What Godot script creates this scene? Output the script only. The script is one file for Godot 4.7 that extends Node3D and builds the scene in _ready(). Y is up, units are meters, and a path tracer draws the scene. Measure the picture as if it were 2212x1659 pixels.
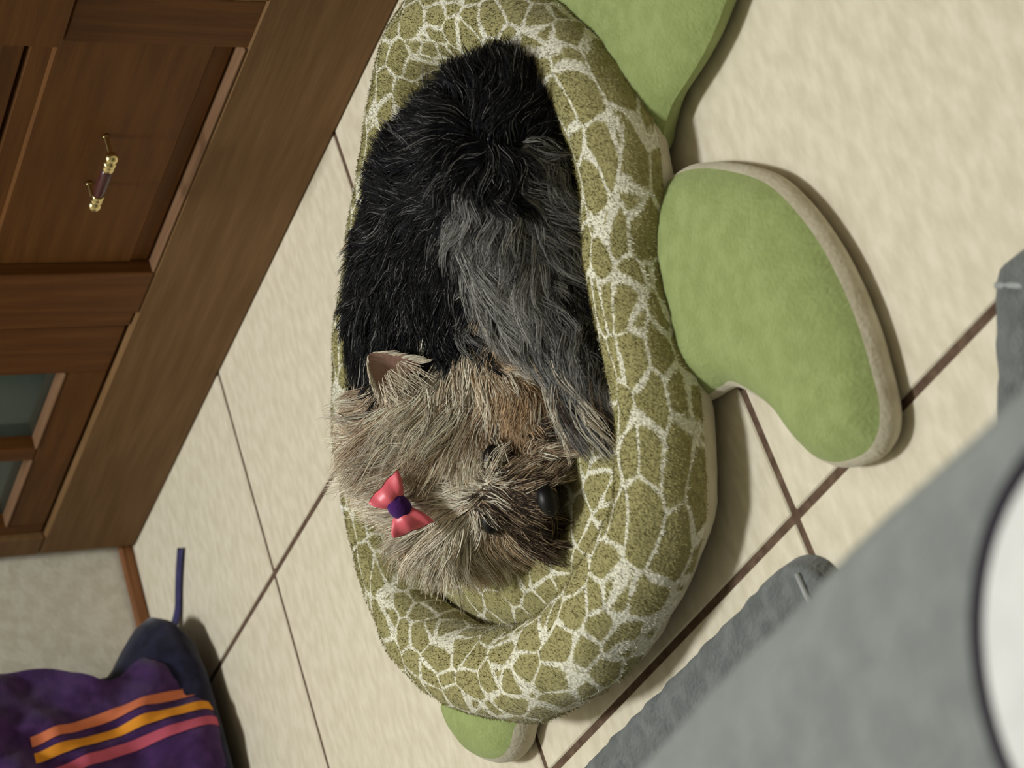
extends Node3D
# A small terrier asleep in a turtle-shaped pet bed on a tiled floor, beside a wooden sideboard.
# World: metres, y up; x runs along the sideboard, z away from it. One floor tile is 0.45 m.

const RIM := [
	[0.8362, 0.3624, 0.038],
	[0.8563, 0.3221, 0.036],
	[0.8692, 0.2678, 0.036],
	[0.8842, 0.2138, 0.035],
	[0.9115, 0.1726, 0.036],
	[0.9294, 0.1238, 0.037],
	[0.9232, 0.0697, 0.038],
	[0.8948, 0.0059, 0.038],
	[0.8603, -0.0504, 0.038],
	[0.8118, -0.1054, 0.037],
	[0.7514, -0.1472, 0.036],
	[0.695, -0.1591, 0.034],
	[0.6504, -0.1417, 0.033],
	[0.6023, -0.1146, 0.032],
	[0.542, -0.0897, 0.031],
	[0.4802, -0.0578, 0.03],
	[0.4183, -0.0235, 0.028],
	[0.3718, 0.0121, 0.026],
	[0.3478, 0.0517, 0.026],
	[0.342, 0.1073, 0.028],
	[0.3402, 0.1586, 0.03],
	[0.3544, 0.2171, 0.033],
	[0.3862, 0.2778, 0.037],
	[0.445, 0.3333, 0.04],
	[0.5136, 0.3751, 0.041],
	[0.5873, 0.4045, 0.041],
	[0.6837, 0.4183, 0.041],
	[0.7586, 0.4079, 0.04],
	[0.8104, 0.3912, 0.039]]
const FLIPPER_NEAR := [
	[0.8717, 0.236],
	[0.8848, 0.2104],
	[0.9064, 0.1867],
	[0.9311, 0.1748],
	[0.9579, 0.1793],
	[0.9865, 0.1972],
	[1.0171, 0.2246],
	[1.0431, 0.2548],
	[1.0585, 0.2875],
	[1.0677, 0.3264],
	[1.0705, 0.364],
	[1.0678, 0.3998],
	[1.0605, 0.4316],
	[1.0512, 0.4581],
	[1.0379, 0.4712],
	[1.0161, 0.4726],
	[0.9856, 0.4604],
	[0.9642, 0.4398],
	[0.9519, 0.4124],
	[0.9441, 0.3869],
	[0.9305, 0.3662],
	[0.9135, 0.347],
	[0.8931, 0.3388],
	[0.8661, 0.3293],
	[0.8431, 0.3025],
	[0.828, 0.2579]]
const FLIPPER_FAR := [
	[0.9343, 0.1602],
	[0.9511, 0.1541],
	[0.9806, 0.1449],
	[1.021, 0.1425],
	[1.0546, 0.1375],
	[1.0838, 0.1278],
	[1.1099, 0.1169],
	[1.1255, 0.0918],
	[1.115, 0.0491],
	[1.0741, -0.0073],
	[1.0071, -0.0613],
	[0.9246, -0.0978],
	[0.842, -0.1085],
	[0.8513, -0.068],
	[0.8864, -0.0004],
	[0.9063, 0.0565],
	[0.9149, 0.1019],
	[0.9192, 0.1402]]
const FLIPPER_TAIL := [
	[0.3539, 0.3255],
	[0.3472, 0.3415],
	[0.354, 0.366],
	[0.3727, 0.3909],
	[0.4008, 0.4127],
	[0.4304, 0.4238],
	[0.455, 0.4226],
	[0.4722, 0.4141],
	[0.4829, 0.4058],
	[0.4771, 0.3784],
	[0.4295, 0.3413],
	[0.3766, 0.3198]]
const JOINTS := [
	[0.8479, 0.082, 0.0701, 0.056],
	[0.7694, 0.088, 0.0618, 0.058],
	[0.6989, 0.088, 0.0703, 0.058],
	[0.6524, 0.086, 0.1003, 0.054],
	[0.6205, 0.088, 0.1317, 0.044],
	[0.824, 0.07, 0.1084, 0.058],
	[0.8024, 0.06, 0.1618, 0.046],
	[0.8016, 0.052, 0.2291, 0.024],
	[0.7963, 0.048, 0.2651, 0.016],
	[0.7304, 0.062, 0.1136, 0.052],
	[0.6739, 0.062, 0.1309, 0.045],
	[0.7018, 0.062, 0.1691, 0.03],
	[0.706, 0.056, 0.2231, 0.02],
	[0.7163, 0.05, 0.2549, 0.016],
	[0.6119, 0.097, 0.2039, 0.046],
	[0.6185, 0.09, 0.2385, 0.038],
	[0.6659, 0.074, 0.2818, 0.024],
	[0.6883, 0.064, 0.3057, 0.015],
	[0.6445, 0.08, 0.1955, 0.036],
	[0.5956, 0.076, 0.251, 0.029],
	[0.6348, 0.058, 0.287, 0.018],
	[0.5879, 0.092, 0.1486, 0.036]]
const BONES := [
	[0, 1],
	[1, 2],
	[2, 3],
	[3, 4],
	[4, 21],
	[21, 14],
	[0, 5],
	[5, 6],
	[6, 7],
	[7, 8],
	[5, 9],
	[1, 9],
	[9, 10],
	[3, 10],
	[10, 11],
	[11, 12],
	[12, 13],
	[14, 15],
	[15, 16],
	[16, 17],
	[14, 18],
	[15, 19],
	[14, 19],
	[19, 20],
	[15, 18]]
const COAT := [
	[0.8985, 0.1233, 0.0742, 0.1673, -0.1571, -0.9733, 0.024, 0.5, 0, 0.6],
	[0.9103, 0.0958, 0.0859, 0.277, -0.5059, -0.8169, 0.022, 0.5, 0, 0.6],
	[0.9053, 0.0651, 0.1042, -0.0159, -0.8802, -0.4744, 0.028, 0.4, 0, 0.6],
	[0.8662, 0.1455, 0.0776, -0.2592, 0.1461, -0.9547, 0.032, 0.5, 0, 0.6],
	[0.8124, 0.1537, 0.0663, -0.6404, 0.097, -0.7619, 0.03, 0.5, 0, 0.5],
	[0.7614, 0.1595, 0.0733, -0.8911, 0.0224, -0.4533, 0.026, 0.35, 0, 0.4],
	[0.7042, 0.1548, 0.0919, -0.9932, 0.0465, 0.1069, 0.026, 0.3, 0, 0.3],
	[0.6631, 0.1525, 0.1196, -0.9209, -0.0289, 0.3888, 0.028, 0.3, 0, 0.3],
	[0.8998, 0.1174, 0.0913, 0.4461, -0.2544, -0.858, 0.026, 0.4, 0, 0.7],
	[0.8718, 0.1396, 0.0959, -0.8778, 0.4619, -0.1267, 0.026, 0.4, 0, 0.6],
	[0.8324, 0.1472, 0.1055, -0.9676, 0.1454, -0.2064, 0.024, 0.3, 0, 0.4],
	[0.7729, 0.1488, 0.1057, -0.9993, 0.0121, -0.0348, 0.022, 0.2, 0, 0.3],
	[0.7102, 0.145, 0.1155, -0.9225, -0.0366, 0.3843, 0.022, 0.2, 0, 0.3],
	[0.6872, 0.1331, 0.1465, -0.8482, -0.0566, 0.5266, 0.024, 0.2, 0, 0.3],
	[0.7868, 0.1344, 0.1348, -0.9736, -0.2083, 0.093, 0.026, 0.25, 0, 0.4],
	[0.7438, 0.1221, 0.1496, -0.892, -0.2281, 0.3902, 0.026, 0.25, 0, 0.3],
	[0.7135, 0.1152, 0.1654, -0.6779, -0.2598, 0.6877, 0.022, 0.25, 0, 0.5],
	[0.8833, 0.1198, 0.1188, -0.5108, -0.0527, 0.8581, 0.028, 0.35, 0, 0.7],
	[0.8935, 0.0946, 0.1269, -0.3518, -0.3698, 0.8599, 0.028, 0.35, 1, 0.7],
	[0.852, 0.1347, 0.1301, -0.7032, -0.0556, 0.7088, 0.032, 0.3, 1, 0.6],
	[0.8638, 0.1109, 0.1529, -0.5959, -0.2156, 0.7735, 0.036, 0.3, 1, 0.6],
	[0.8776, 0.0851, 0.1549, -0.5459, -0.2984, 0.7829, 0.034, 0.3, 1, 0.5],
	[0.8924, 0.0641, 0.1349, -0.4825, -0.2915, 0.826, 0.03, 0.3, 0, 0.4],
	[0.8657, 0.0493, 0.1685, -0.6657, -0.1599, 0.7289, 0.034, 0.2, 0, 0.3],
	[0.8466, 0.0557, 0.1989, -0.4779, -0.0168, 0.8782, 0.036, 0.2, 0, 0.3],
	[0.8315, 0.1237, 0.1594, -0.6563, -0.3114, 0.6873, 0.038, 0.3, 5, 0.6],
	[0.8403, 0.1018, 0.1798, -0.5955, -0.3289, 0.7329, 0.04, 0.3, 5, 0.6],
	[0.8519, 0.0798, 0.1844, -0.5544, -0.3035, 0.775, 0.04, 0.3, 1, 0.6],
	[0.8068, 0.1101, 0.1862, -0.4512, -0.432, 0.7809, 0.038, 0.3, 5, 0.6],
	[0.8251, 0.0888, 0.2089, -0.3472, -0.3653, 0.8637, 0.044, 0.25, 1, 0.5],
	[0.8288, 0.0731, 0.2296, -0.231, -0.2034, 0.9515, 0.05, 0.25, 1, 0.5],
	[0.8238, 0.0607, 0.2527, -0.5265, -0.1687, 0.8332, 0.05, 0.3, 4, 0.6],
	[0.8104, 0.0559, 0.2741, -0.5247, -0.2821, 0.8032, 0.036, 0.3, 1, 0.6],
	[0.8335, 0.0436, 0.234, -0.2336, 0.1408, 0.9621, 0.03, 0.4, 0, 0.8],
	[0.7503, 0.0934, 0.1827, -0.5961, -0.659, 0.4587, 0.026, 0.35, 2, 1.2],
	[0.7437, 0.0742, 0.1972, -0.4641, -0.6074, 0.6447, 0.026, 0.3, 3, 0.8],
	[0.7375, 0.0583, 0.221, -0.062, -0.3138, 0.9475, 0.022, 0.3, 6, 0.6],
	[0.7506, 0.1031, 0.1735, -0.7834, -0.478, 0.3972, 0.022, 0.4, 1, 1],
	[0.714, 0.0964, 0.1987, -0.8127, 0.0896, 0.5758, 0.034, 0.35, 2, 0.4],
	[0.7079, 0.1038, 0.1897, -0.9106, 0.1685, 0.3773, 0.036, 0.4, 3, 0.4],
	[0.6881, 0.1143, 0.1941, -0.595, 0.3935, 0.7008, 0.038, 0.4, 3, 0.4],
	[0.6923, 0.1017, 0.2158, -0.644, 0.3061, 0.7011, 0.034, 0.3, 2, 0.4],
	[0.675, 0.122, 0.2214, -0.5369, 0.5011, 0.6787, 0.03, 0.3, 2, 0.4],
	[0.6893, 0.0945, 0.2369, -0.4735, 0.2249, 0.8516, 0.03, 0.25, 3, 0.4],
	[0.67, 0.1316, 0.1904, -0.3915, 0.4388, 0.8089, 0.032, 0.4, 3, 0.4],
	[0.6555, 0.1455, 0.1983, -0.6528, 0.5569, 0.5136, 0.042, 0.3, 2, 0.4],
	[0.6374, 0.1543, 0.1861, -0.8957, 0.4185, 0.1504, 0.034, 0.35, 2, 0.5],
	[0.6285, 0.1595, 0.2074, -0.8839, 0.2207, -0.4124, 0.034, 0.35, 3, 0.5],
	[0.6507, 0.1453, 0.2313, -0.6957, 0.621, -0.3612, 0.042, 0.25, 3, 0.3],
	[0.6647, 0.1244, 0.2549, -0.5581, 0.7277, -0.3988, 0.04, 0.22, 3, 0.3],
	[0.6519, 0.128, 0.2689, -0.6963, 0.6464, -0.3121, 0.042, 0.22, 3, 0.3],
	[0.6315, 0.1454, 0.2552, -0.836, 0.4147, -0.3593, 0.04, 0.2, 3, 0.3],
	[0.6701, 0.1125, 0.2767, -0.7518, 0.5351, -0.3854, 0.03, 0.25, 3, 0.3],
	[0.6786, 0.1078, 0.2648, -0.5702, 0.5416, -0.6177, 0.028, 0.22, 3, 0.3],
	[0.6719, 0.1196, 0.2442, -0.4502, 0.7629, -0.4639, 0.032, 0.22, 3, 0.3],
	[0.6539, 0.1333, 0.2565, -0.6604, 0.6662, -0.3465, 0.036, 0.25, 3, 0.3],
	[0.6096, 0.1514, 0.2461, -0.9417, 0.0549, -0.3321, 0.036, 0.3, 2, 0.4],
	[0.6097, 0.1346, 0.2744, -0.9919, -0.074, -0.1036, 0.05, 0.3, 2, 0.4],
	[0.634, 0.1219, 0.2852, -0.9787, 0.0125, 0.2047, 0.05, 0.3, 3, 0.4],
	[0.6373, 0.1059, 0.2974, -0.9665, -0.237, 0.099, 0.046, 0.3, 3, 0.4],
	[0.6146, 0.1011, 0.298, -0.9304, -0.3648, 0.0353, 0.046, 0.35, 2, 0.5],
	[0.6365, 0.0874, 0.3074, -0.8885, -0.4537, -0.0683, 0.04, 0.35, 2, 0.5],
	[0.6574, 0.0777, 0.316, -0.8544, -0.5153, -0.067, 0.045, 0.35, 2, 0.8],
	[0.6807, 0.0725, 0.3212, -0.7247, -0.68, 0.1115, 0.045, 0.4, 4, 1],
	[0.684, 0.0962, 0.2995, 0.3637, -0.6502, 0.6671, 0.02, 0.2, 4, 0.4],
	[0.6968, 0.0848, 0.2994, 0.4597, -0.7563, 0.4655, 0.016, 0.2, 4, 0.3],
	[0.6991, 0.0845, 0.2835, 0.4089, -0.8138, -0.413, 0.024, 0.3, 2, 0.5],
	[0.7041, 0.0726, 0.2918, 0.1885, -0.8526, -0.4873, 0.034, 0.4, 2, 0.6],
	[0.6891, 0.099, 0.2762, 0.6815, -0.7303, 0.047, 0.012, 0.2, 3, 0.3],
	[0.6911, 0.0913, 0.2583, 0.1724, 0.1181, 0.9779, 0.01, 0.1, 4, 0.2],
	[0.6933, 0.0932, 0.2727, 0.2562, -0.175, 0.9507, 0.01, 0.1, 4, 0.2],
	[0.6677, 0.1009, 0.3024, 0.0097, -0.6498, 0.76, 0.01, 0.1, 4, 0.2],
	[0.699, 0.0775, 0.3122, 0.5084, -0.7782, 0.3687, 0.01, 0.15, 4, 0.2],
	[0.715, 0.0811, 0.2408, -0.8169, 0.0788, 0.5713, 0.014, 0.12, 6, 0.2],
	[0.7208, 0.083, 0.2266, -0.7057, 0.2785, 0.6515, 0.014, 0.12, 6, 0.2],
	[0.7184, 0.075, 0.2501, -0.5839, -0.1177, 0.8032, 0.013, 0.12, 6, 0.2],
	[0.7305, 0.0725, 0.2336, -0.4321, 0.2501, 0.8665, 0.018, 0.2, 6, 0.3],
	[0.7285, 0.0662, 0.2549, 0.7222, -0.6871, 0.0793, 0.018, 0.25, 4, 0.4],
	[0.7273, 0.0574, 0.268, 0.604, -0.7824, -0.1515, 0.022, 0.3, 2, 0.5],
	[0.7182, 0.0629, 0.2707, 0.8725, -0.4883, -0.0155, 0.03, 0.3, 2, 0.5]]

const TILE := 0.45
const CABINET_FRONT := -0.2753
const WALL_X := -0.44

var M := {}
var rng := RandomNumberGenerator.new()

# ------------------------------------------------------------------ all of it
const LAMP_AT := Vector3(0.42, 2.85, 0.02)
const LAMP_ENERGY := 5.7

func _ready() -> void:
	rng.seed = 20
	var cam := Camera3D.new()
	cam.name = "camera"
	cam.keep_aspect = Camera3D.KEEP_HEIGHT
	cam.near = 0.02
	cam.far = 50.0
	var att := CameraAttributesPhysical.new()
	att.frustum_focal_length = 63.2359
	att.frustum_focus_distance = 1.72
	att.exposure_aperture = 8.5
	att.frustum_near = 0.02
	att.frustum_far = 50.0
	cam.attributes = att
	add_child(cam)
	cam.transform = Transform3D(Basis(Vector3(0.37716, -0.87641, 0.29944), Vector3(0.55262, -0.04649, -0.83214), Vector3(0.74321, 0.47932, 0.46678)).orthonormalized(), Vector3(1.94596, 0.86180, 0.98295))
	cam.fov = 21.4900
	cam.current = true
	var env := Environment.new()
	env.background_mode = Environment.BG_COLOR
	env.background_color = Color(0.02, 0.02, 0.02)
	env.tonemap_mode = Environment.TONE_MAPPER_LINEAR
	env.tonemap_exposure = 1.0
	env.sdfgi_enabled = true
	env.ssao_enabled = true
	env.ssil_enabled = true
	var we := WorldEnvironment.new()
	we.environment = env
	add_child(we)
	materials()
	build_lamp()
	build_room()
	build_sideboard()
	build_bed()
	build_sofa()
	build_bag()
	build_white_cushion()
	build_dog()
	build_bow()

# ------------------------------------------------------------------ helpers
func tag(o: Node, label: String, category: String, group := "") -> void:
	o.set_meta("label", label)
	o.set_meta("category", category)
	if group != "":
		o.set_meta("group", group)

func thing(called: String, label: String, category: String, at := Vector3.ZERO) -> Node3D:
	var o := Node3D.new()
	o.name = called
	add_child(o, true)
	o.position = at
	tag(o, label, category)
	return o

func structure(called: String, at := Vector3.ZERO) -> Node3D:
	var o := Node3D.new()
	o.name = called
	add_child(o, true)
	o.position = at
	o.set_meta("kind", "structure")
	return o

func put(called: String, mesh: Mesh, m: Material, parent: Node, at := Vector3.ZERO) -> MeshInstance3D:
	var o := MeshInstance3D.new()
	o.name = called
	o.mesh = mesh
	o.material_override = m
	parent.add_child(o, true)
	if parent is Node3D and parent != self:
		o.position = at
	else:
		o.position = at
	return o

func lin(r: float, g: float, b: float) -> Color:
	return Color(r / 255.0, g / 255.0, b / 255.0)

func mat(c: Color, rough := 0.8, spec := 0.5) -> StandardMaterial3D:
	var m := StandardMaterial3D.new()
	m.albedo_color = c
	m.roughness = rough
	m.metallic_specular = spec
	return m

func noise_tex(w: int, h: int, freq: float, octaves: int, lo: Color, hi: Color, sd: int, at := 0.0, to := 1.0) -> NoiseTexture2D:
	var n := FastNoiseLite.new()
	n.noise_type = FastNoiseLite.TYPE_SIMPLEX_SMOOTH
	n.seed = sd
	n.frequency = freq
	n.fractal_octaves = octaves
	var g := Gradient.new()
	g.offsets = PackedFloat32Array([at, to])
	g.colors = PackedColorArray([lo, hi])
	var t := NoiseTexture2D.new()
	t.width = w
	t.height = h
	t.noise = n
	t.seamless = true
	t.color_ramp = g
	return t

func gray_noise(w: int, freq: float, octaves: int, sd: int) -> NoiseTexture2D:
	return noise_tex(w, w, freq, octaves, Color.BLACK, Color.WHITE, sd)

# a bevelled box as one mesh, centred on its origin
func chamfer_box(s: Vector3, b: float) -> ArrayMesh:
	var h := s * 0.5
	b = minf(b, minf(h.x, minf(h.y, h.z)) * 0.9)
	var st := SurfaceTool.new()
	st.begin(Mesh.PRIMITIVE_TRIANGLES)
	var q := h - Vector3(b, b, b)
	for ax in 3:
		var u := (ax + 1) % 3
		var v := (ax + 2) % 3
		for sg in [-1.0, 1.0]:
			var pts: Array[Vector3] = []
			for c in [[-1, -1], [1, -1], [1, 1], [-1, 1]]:
				var p := Vector3.ZERO
				p[ax] = h[ax] * sg
				p[u] = q[u] * c[0]
				p[v] = q[v] * c[1]
				pts.append(p)
			face(st, pts)
		# the four edges that run along this axis
		for su in [-1.0, 1.0]:
			for sv in [-1.0, 1.0]:
				var e: Array[Vector3] = []
				for k in [[-1.0, true], [1.0, true], [1.0, false], [-1.0, false]]:
					var p := Vector3.ZERO
					p[ax] = q[ax] * k[0]
					p[u] = (h[u] if k[1] else q[u]) * su
					p[v] = (q[v] if k[1] else h[v]) * sv
					e.append(p)
				face(st, e)
	for sx in [-1.0, 1.0]:
		for sy in [-1.0, 1.0]:
			for sz in [-1.0, 1.0]:
				face(st, [Vector3(h.x * sx, q.y * sy, q.z * sz), Vector3(q.x * sx, h.y * sy, q.z * sz), Vector3(q.x * sx, q.y * sy, h.z * sz)] as Array[Vector3])
	return st.commit()

# a flat convex face turned away from the origin
func face(st: SurfaceTool, pts: Array[Vector3]) -> void:
	var n := (pts[1] - pts[0]).cross(pts[2] - pts[0]).normalized()
	var mid := Vector3.ZERO
	for p in pts:
		mid += p / pts.size()
	var outward := n.dot(mid) >= 0.0
	if not outward:
		n = -n
	for i in range(1, pts.size() - 1):
		var tri := [pts[0], pts[i + 1], pts[i]] if outward else [pts[0], pts[i], pts[i + 1]]
		for p: Vector3 in tri:
			st.set_normal(n)
			st.add_vertex(p)

# a smooth surface through a grid of points; P[i * nv + j]
func sheet(P: PackedVector3Array, nu: int, nv: int, wrap_u := false, wrap_v := false, flip := false, UV := PackedVector2Array()) -> ArrayMesh:
	var V := PackedVector3Array()
	var N := PackedVector3Array()
	var T := PackedVector2Array()
	var I := PackedInt32Array()
	var cu := nu + (1 if wrap_u else 0)
	var cv := nv + (1 if wrap_v else 0)
	for i in cu:
		for j in cv:
			var ii := i % nu
			var jj := j % nv
			var i0 := (ii + nu - 1) % nu if wrap_u else maxi(ii - 1, 0)
			var i1 := (ii + 1) % nu if wrap_u else mini(ii + 1, nu - 1)
			var j0 := (jj + nv - 1) % nv if wrap_v else maxi(jj - 1, 0)
			var j1 := (jj + 1) % nv if wrap_v else mini(jj + 1, nv - 1)
			var n := (P[i1 * nv + jj] - P[i0 * nv + jj]).cross(P[ii * nv + j1] - P[ii * nv + j0])
			if n.length_squared() < 1e-18:
				n = (P[i1 * nv + j1] - P[i0 * nv + j1]).cross(P[i1 * nv + j1] - P[i1 * nv + j0])
			n = n.normalized()
			V.append(P[ii * nv + jj])
			N.append(-n if flip else n)
			if UV.is_empty():
				T.append(Vector2(float(i) / maxi(cu - 1, 1), float(j) / maxi(cv - 1, 1)))
			else:
				T.append(UV[i * cv + j])
	for i in cu - 1:
		for j in cv - 1:
			var a := i * cv + j
			var b := a + cv
			if flip:
				I.append_array(PackedInt32Array([a, b, b + 1, a, b + 1, a + 1]))
			else:
				I.append_array(PackedInt32Array([a, b + 1, b, a, a + 1, b + 1]))
	var arr := []
	arr.resize(Mesh.ARRAY_MAX)
	arr[Mesh.ARRAY_VERTEX] = V
	arr[Mesh.ARRAY_NORMAL] = N
	arr[Mesh.ARRAY_TEX_UV] = T
	arr[Mesh.ARRAY_INDEX] = I
	var mesh := ArrayMesh.new()
	mesh.add_surface_from_arrays(Mesh.PRIMITIVE_TRIANGLES, arr)
	return mesh

# a closed smooth loop through control rows (Catmull-Rom), n samples, any number of columns
func loop_curve(rows: Array, n: int) -> Array:
	var out := []
	var m := rows.size()
	for i in n:
		var f := float(i) / n * m
		var k := int(f)
		var t := f - k
		var r: Array = []
		for c in rows[0].size():
			var a: float = rows[(k + m - 1) % m][c]
			var b: float = rows[k % m][c]
			var d: float = rows[(k + 1) % m][c]
			var e: float = rows[(k + 2) % m][c]
			r.append(0.5 * (2.0 * b + (d - a) * t + (2.0 * a - 5.0 * b + 4.0 * d - e) * t * t + (3.0 * b - a - 3.0 * d + e) * t * t * t))
		out.append(r)
	return out

# a tube through points with a radius each, closed at both ends
func tube(pts: Array, radii: Array, seg := 12) -> ArrayMesh:
	var P := PackedVector3Array()
	var n := pts.size()
	var side := Vector3.UP
	for i in n:
		var d: Vector3 = (pts[mini(i + 1, n - 1)] - pts[maxi(i - 1, 0)]).normalized()
		if i == 0 and absf(d.dot(side)) > 0.9:
			side = Vector3.RIGHT
		side = (side - d * side.dot(d)).normalized()
		var b := d.cross(side)
		if i == 0:
			for j in seg:
				P.append(pts[0])
		for j in seg:
			var a := TAU * j / seg
			P.append(pts[i] + (side * cos(a) + b * sin(a)) * radii[i])
		if i == n - 1:
			for j in seg:
				P.append(pts[i])
	return sheet(P, n + 2, seg, false, true, true)

# ------------------------------------------------------------------ materials
func wood(along: String, c: Color, c2: Color, sd: int) -> StandardMaterial3D:
	var m := mat(Color.WHITE, 0.5, 0.3)
	m.albedo_texture = noise_tex(512, 512, 0.010, 4, c, c2, sd, 0.15, 0.85)
	m.uv1_triplanar = true
	m.uv1_world_triplanar = true
	m.uv1_scale = {"x": Vector3(0.9, 11, 11), "y": Vector3(11, 0.9, 11), "z": Vector3(11, 11, 0.9)}[along]
	m.heightmap_enabled = true
	m.heightmap_scale = 0.02
	m.heightmap_texture = gray_noise(512, 0.03, 4, sd + 5)
	return m

func plush(c: Color, c2: Color, sd: int, bump := 0.12) -> StandardMaterial3D:
	var m := mat(Color.WHITE, 0.95, 0.15)
	m.albedo_texture = noise_tex(512, 512, 0.02, 4, c, c2, sd, 0.3, 0.7)
	m.uv1_triplanar = true
	m.uv1_world_triplanar = true
	m.uv1_scale = Vector3(4, 4, 4)
	m.heightmap_enabled = true
	m.heightmap_scale = bump
	m.heightmap_texture = gray_noise(512, 0.11, 3, sd + 9)
	m.rim_enabled = true
	m.rim = 0.35
	m.rim_tint = 0.8
	return m

func materials() -> void:
	M.tile = []
	for k in 3:
		var t := mat(Color.WHITE, 0.5, 0.4)
		t.albedo_texture = noise_tex(1024, 1024, 0.012, 6, lin(208, 197, 172), lin(225, 215, 193), 40 + k, 0.15, 0.85)
		t.uv1_triplanar = true
		t.uv1_world_triplanar = true
		t.uv1_scale = Vector3(5.0, 5.0, 2.2)
		t.uv1_offset = Vector3(0.37 * k, 0.0, 0.61 * k)
		t.heightmap_enabled = true
		t.heightmap_scale = 0.012
		t.heightmap_texture = gray_noise(512, 0.03, 4, 70 + k)
		M.tile.append(t)
	M.grout = mat(Color.WHITE, 0.95, 0.1)
	M.grout.albedo_texture = noise_tex(256, 256, 0.05, 4, lin(84, 66, 54), lin(118, 98, 82), 3)
	M.grout.uv1_triplanar = true
	M.grout.uv1_world_triplanar = true
	M.grout.uv1_scale = Vector3(6, 6, 6)
	M.paint = mat(Color.WHITE, 0.85, 0.2)
	M.paint.albedo_texture = noise_tex(512, 512, 0.02, 5, lin(214, 207, 188), lin(226, 220, 203), 11, 0.3, 0.7)
	M.paint.uv1_triplanar = true
	M.paint.uv1_world_triplanar = true
	M.paint.uv1_scale = Vector3(3, 3, 3)
	M.paint.heightmap_enabled = true
	M.paint.heightmap_scale = 0.03
	M.paint.heightmap_texture = gray_noise(512, 0.06, 4, 12)
	M.ceiling = mat(lin(236, 232, 222), 0.9, 0.1)
	M.wood_x = wood("x", lin(92, 57, 24), lin(108, 69, 32), 21)
	M.wood_y = wood("y", lin(90, 54, 23), lin(106, 67, 31), 22)
	M.wood_dusty = wood("x", lin(110, 81, 50), lin(125, 95, 63), 23)
	M.wood_dusty.roughness = 0.6
	M.wood_trim = wood("z", lin(116, 74, 42), lin(138, 94, 60), 24)
	M.wood_ledge = wood("x", lin(112, 82, 58), lin(128, 97, 72), 25)
	M.glass = mat(lin(70, 84, 80), 0.12, 0.6)
	M.brass = mat(lin(222, 204, 148), 0.22)
	M.brass.metallic = 1.0
	M.grip = mat(lin(70, 34, 34), 0.28, 0.5)
	M.green = plush(lin(144, 156, 97), lin(154, 166, 107), 31, 0.1)
	M.beige = plush(lin(196, 186, 160), lin(212, 203, 180), 32, 0.08)
	M.grey = plush(lin(132, 136, 135), lin(142, 146, 144), 33, 0.1)
	M.grey_quilt = plush(lin(102, 105, 104), lin(118, 121, 120), 34, 0.15)
	M.grey_seam = plush(lin(150, 152, 150), lin(168, 170, 168), 35, 0.05)
	M.white_cloth = plush(lin(218, 218, 217), lin(228, 228, 227), 36, 0.05)
	M.dark_piping = mat(lin(58, 54, 62), 0.8, 0.2)
	M.purple = plush(lin(62, 38, 82), lin(78, 48, 98), 37, 0.05)
	M.navy = plush(lin(26, 26, 44), lin(38, 38, 62), 38, 0.05)
	M.strap = plush(lin(50, 46, 84), lin(62, 57, 98), 42, 0.05)
	M.stripe_coral = mat(lin(214, 122, 84), 0.8, 0.2)
	M.stripe_orange = mat(lin(226, 148, 48), 0.8, 0.2)
	M.stripe_pink = mat(lin(196, 92, 112), 0.8, 0.2)
	M.satin = mat(lin(234, 104, 116), 0.4, 0.5)
	M.satin.rim_enabled = true
	M.satin.rim = 0.4
	M.knot = plush(lin(58, 26, 82), lin(84, 40, 112), 39, 0.1)
	M.tag_cloth = mat(lin(232, 230, 222), 0.8, 0.2)
	M.nose = mat(lin(16, 14, 14), 0.45, 0.4)
	M.eye = mat(lin(14, 10, 8), 0.35, 0.4)
	M.ear = plush(lin(150, 116, 100), lin(172, 138, 120), 41, 0.05)
	M.hair = mat(Color.WHITE, 0.55, 0.25)
	M.hair.vertex_color_use_as_albedo = true
	M.skin = mat(Color.WHITE, 0.9, 0.1)
	M.skin.vertex_color_use_as_albedo = true
	# giraffe-like print: olive patches with pale veins
	M.print = plush(Color.WHITE, Color.WHITE, 51, 0.12)
	print_on(M.print, 2048, 256, 0.030, 5, Color8(156, 148, 101), Color8(226, 222, 202), true)
	M.print_inner = plush(Color.WHITE, Color.WHITE, 52, 0.14)
	print_on(M.print_inner, 1024, 1024, 0.026, 8, Color8(156, 148, 101), Color8(226, 222, 202), false)

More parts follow.
